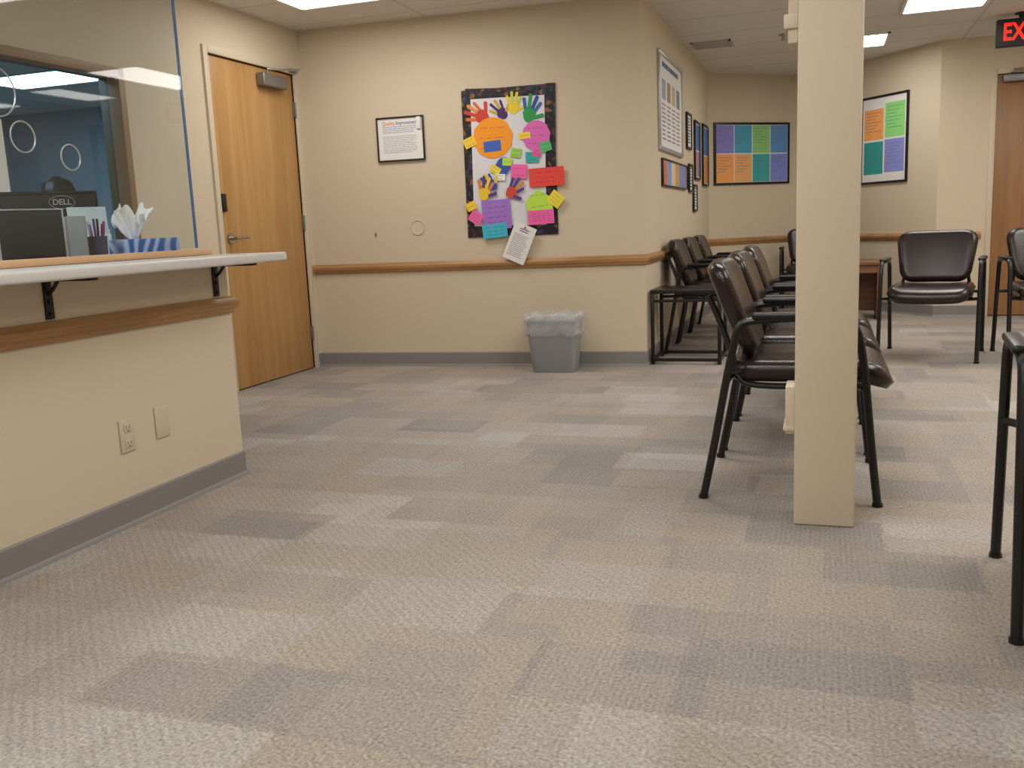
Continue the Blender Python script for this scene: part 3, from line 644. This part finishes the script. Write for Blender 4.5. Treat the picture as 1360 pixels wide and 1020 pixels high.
rad=[.10,.12,.14,.11,.055,.055,.06,.06,.045,.045,.03,.03,.09,.09,.065,.065,.042,.042,.035,.035]
me=bpy.data.meshes.new('person'); me.from_pydata(V,E,[]); p=bpy.data.objects.new('person',me); COL.objects.link(p)
md=p.modifiers.new('s','SKIN'); 
for i,sv in enumerate(me.skin_vertices[0].data): sv.radius=(rad[i],rad[i]); sv.use_root=(i==0)
p.modifiers.new('ss','SUBSURF').levels=2; p.modifiers['ss'].render_levels=2
bpy.context.view_layer.update()
m2=bpy.data.meshes.new_from_object(p.evaluated_get(bpy.context.evaluated_depsgraph_get())); p.modifiers.clear(); p.data=m2; m2.materials.clear(); m2.materials.append(M['shirt']); m2.materials.append(M['skin']); m2.materials.append(M['pants'])
for f_ in m2.polygons:
    f_.use_smooth=True; c_=f_.center
    f_.material_index=1 if c_.z>1.0 or (c_.x<-.24 and c_.z>.64) else (2 if c_.z<.62 else 0)
p.location=(-4.28,4.43,0); tag(p,'seated person with dark hair in a dark shirt behind the window','person')
def face(v):
    if v.z<-.03: v=Vector((v.x*(1-.25*(-v.z-.03)/.08),v.y*(1-.35*(-v.z-.03)/.08),v.z))
    return v
G().sph((-.015,0,1.225),.095,.075,.115,14,face).sph((-.112,0,1.205),.014,.012,.022,6).sph((-.02,.076,1.21),.018,.010,.03,6).sph((-.02,-.076,1.21),.018,.010,.03,6).out('head',M['skin'],p)
G().sph((-.1,.03,1.232),.008,.012,.007,6).sph((-.1,-.03,1.232),.008,.012,.007,6).out('eyes',M['white'],p)
G().sph((-.094,0,1.165),.008,.024,.006,6).out('mouth',pc('#7A3F38'),p)
def hairf(v):
    n=noise.noise_vector(v*22)*.014
    if v.x<-.02 and v.z<.045: v=Vector((max(v.x,-.05),v.y,max(v.z,.03)))
    return v+n
G().sph((.012,0,1.245),.105,.094,.118,18,hairf).out('hair',M['hair'],p)
for s in (-1,1):
    g=G()
    for k,(yy,ln) in enumerate(((-.024,.05),(-.008,.058),(.008,.055),(.024,.042))):
        g.tube([(-.31,s*.15+yy,.705),(-.33-ln*.5,s*.15+yy*1.1,.712),(-.34-ln,s*.15+yy*1.15,.70)],.008,8,3)
    g.tube([(-.29,s*.15-s*.03,.70),(-.315,s*.15-s*.052,.70),(-.34,s*.15-s*.058,.695)],.009,8,3)
    g.out('fingers',M['skin'],p)
o=thing('office_desk','grey office desk in front of the seated person','desk',(-5.0,4.5,0)); G().box(-.3,.3,-.7,.7,.66,.69,.004).out('desk_top',M['grey'],o)
for sy in (-.66,.66): G().box(-.28,.28,sy-.015,sy+.015,0,.66).out('side_panel',M['grey'],o)

# ---------------------------------------------------------------- world + camera
w=bpy.data.worlds.new('w'); bpy.context.scene.world=w; w.use_nodes=True; w.node_tree.nodes['Background'].inputs[0].default_value=(.8,.85,1,1); w.node_tree.nodes['Background'].inputs[1].default_value=.05
f=1230.0
U=Vector((-310,7190,f)).normalized(); Yd=Vector((415,228,-f)); Yd=(Yd-U*Yd.dot(U)).normalized(); Xd=Yd.cross(U)
W=Matrix((Xd,Yd,U)); cam=bpy.data.objects.new('camera',bpy.data.cameras.new('camera')); COL.objects.link(cam)
cam.matrix_world=Matrix.Translation((0,0,.97))@W.to_4x4(); cam.data.sensor_width=36; cam.data.lens=f*36/1360; cam.data.clip_start=.05
bpy.context.scene.camera=cam
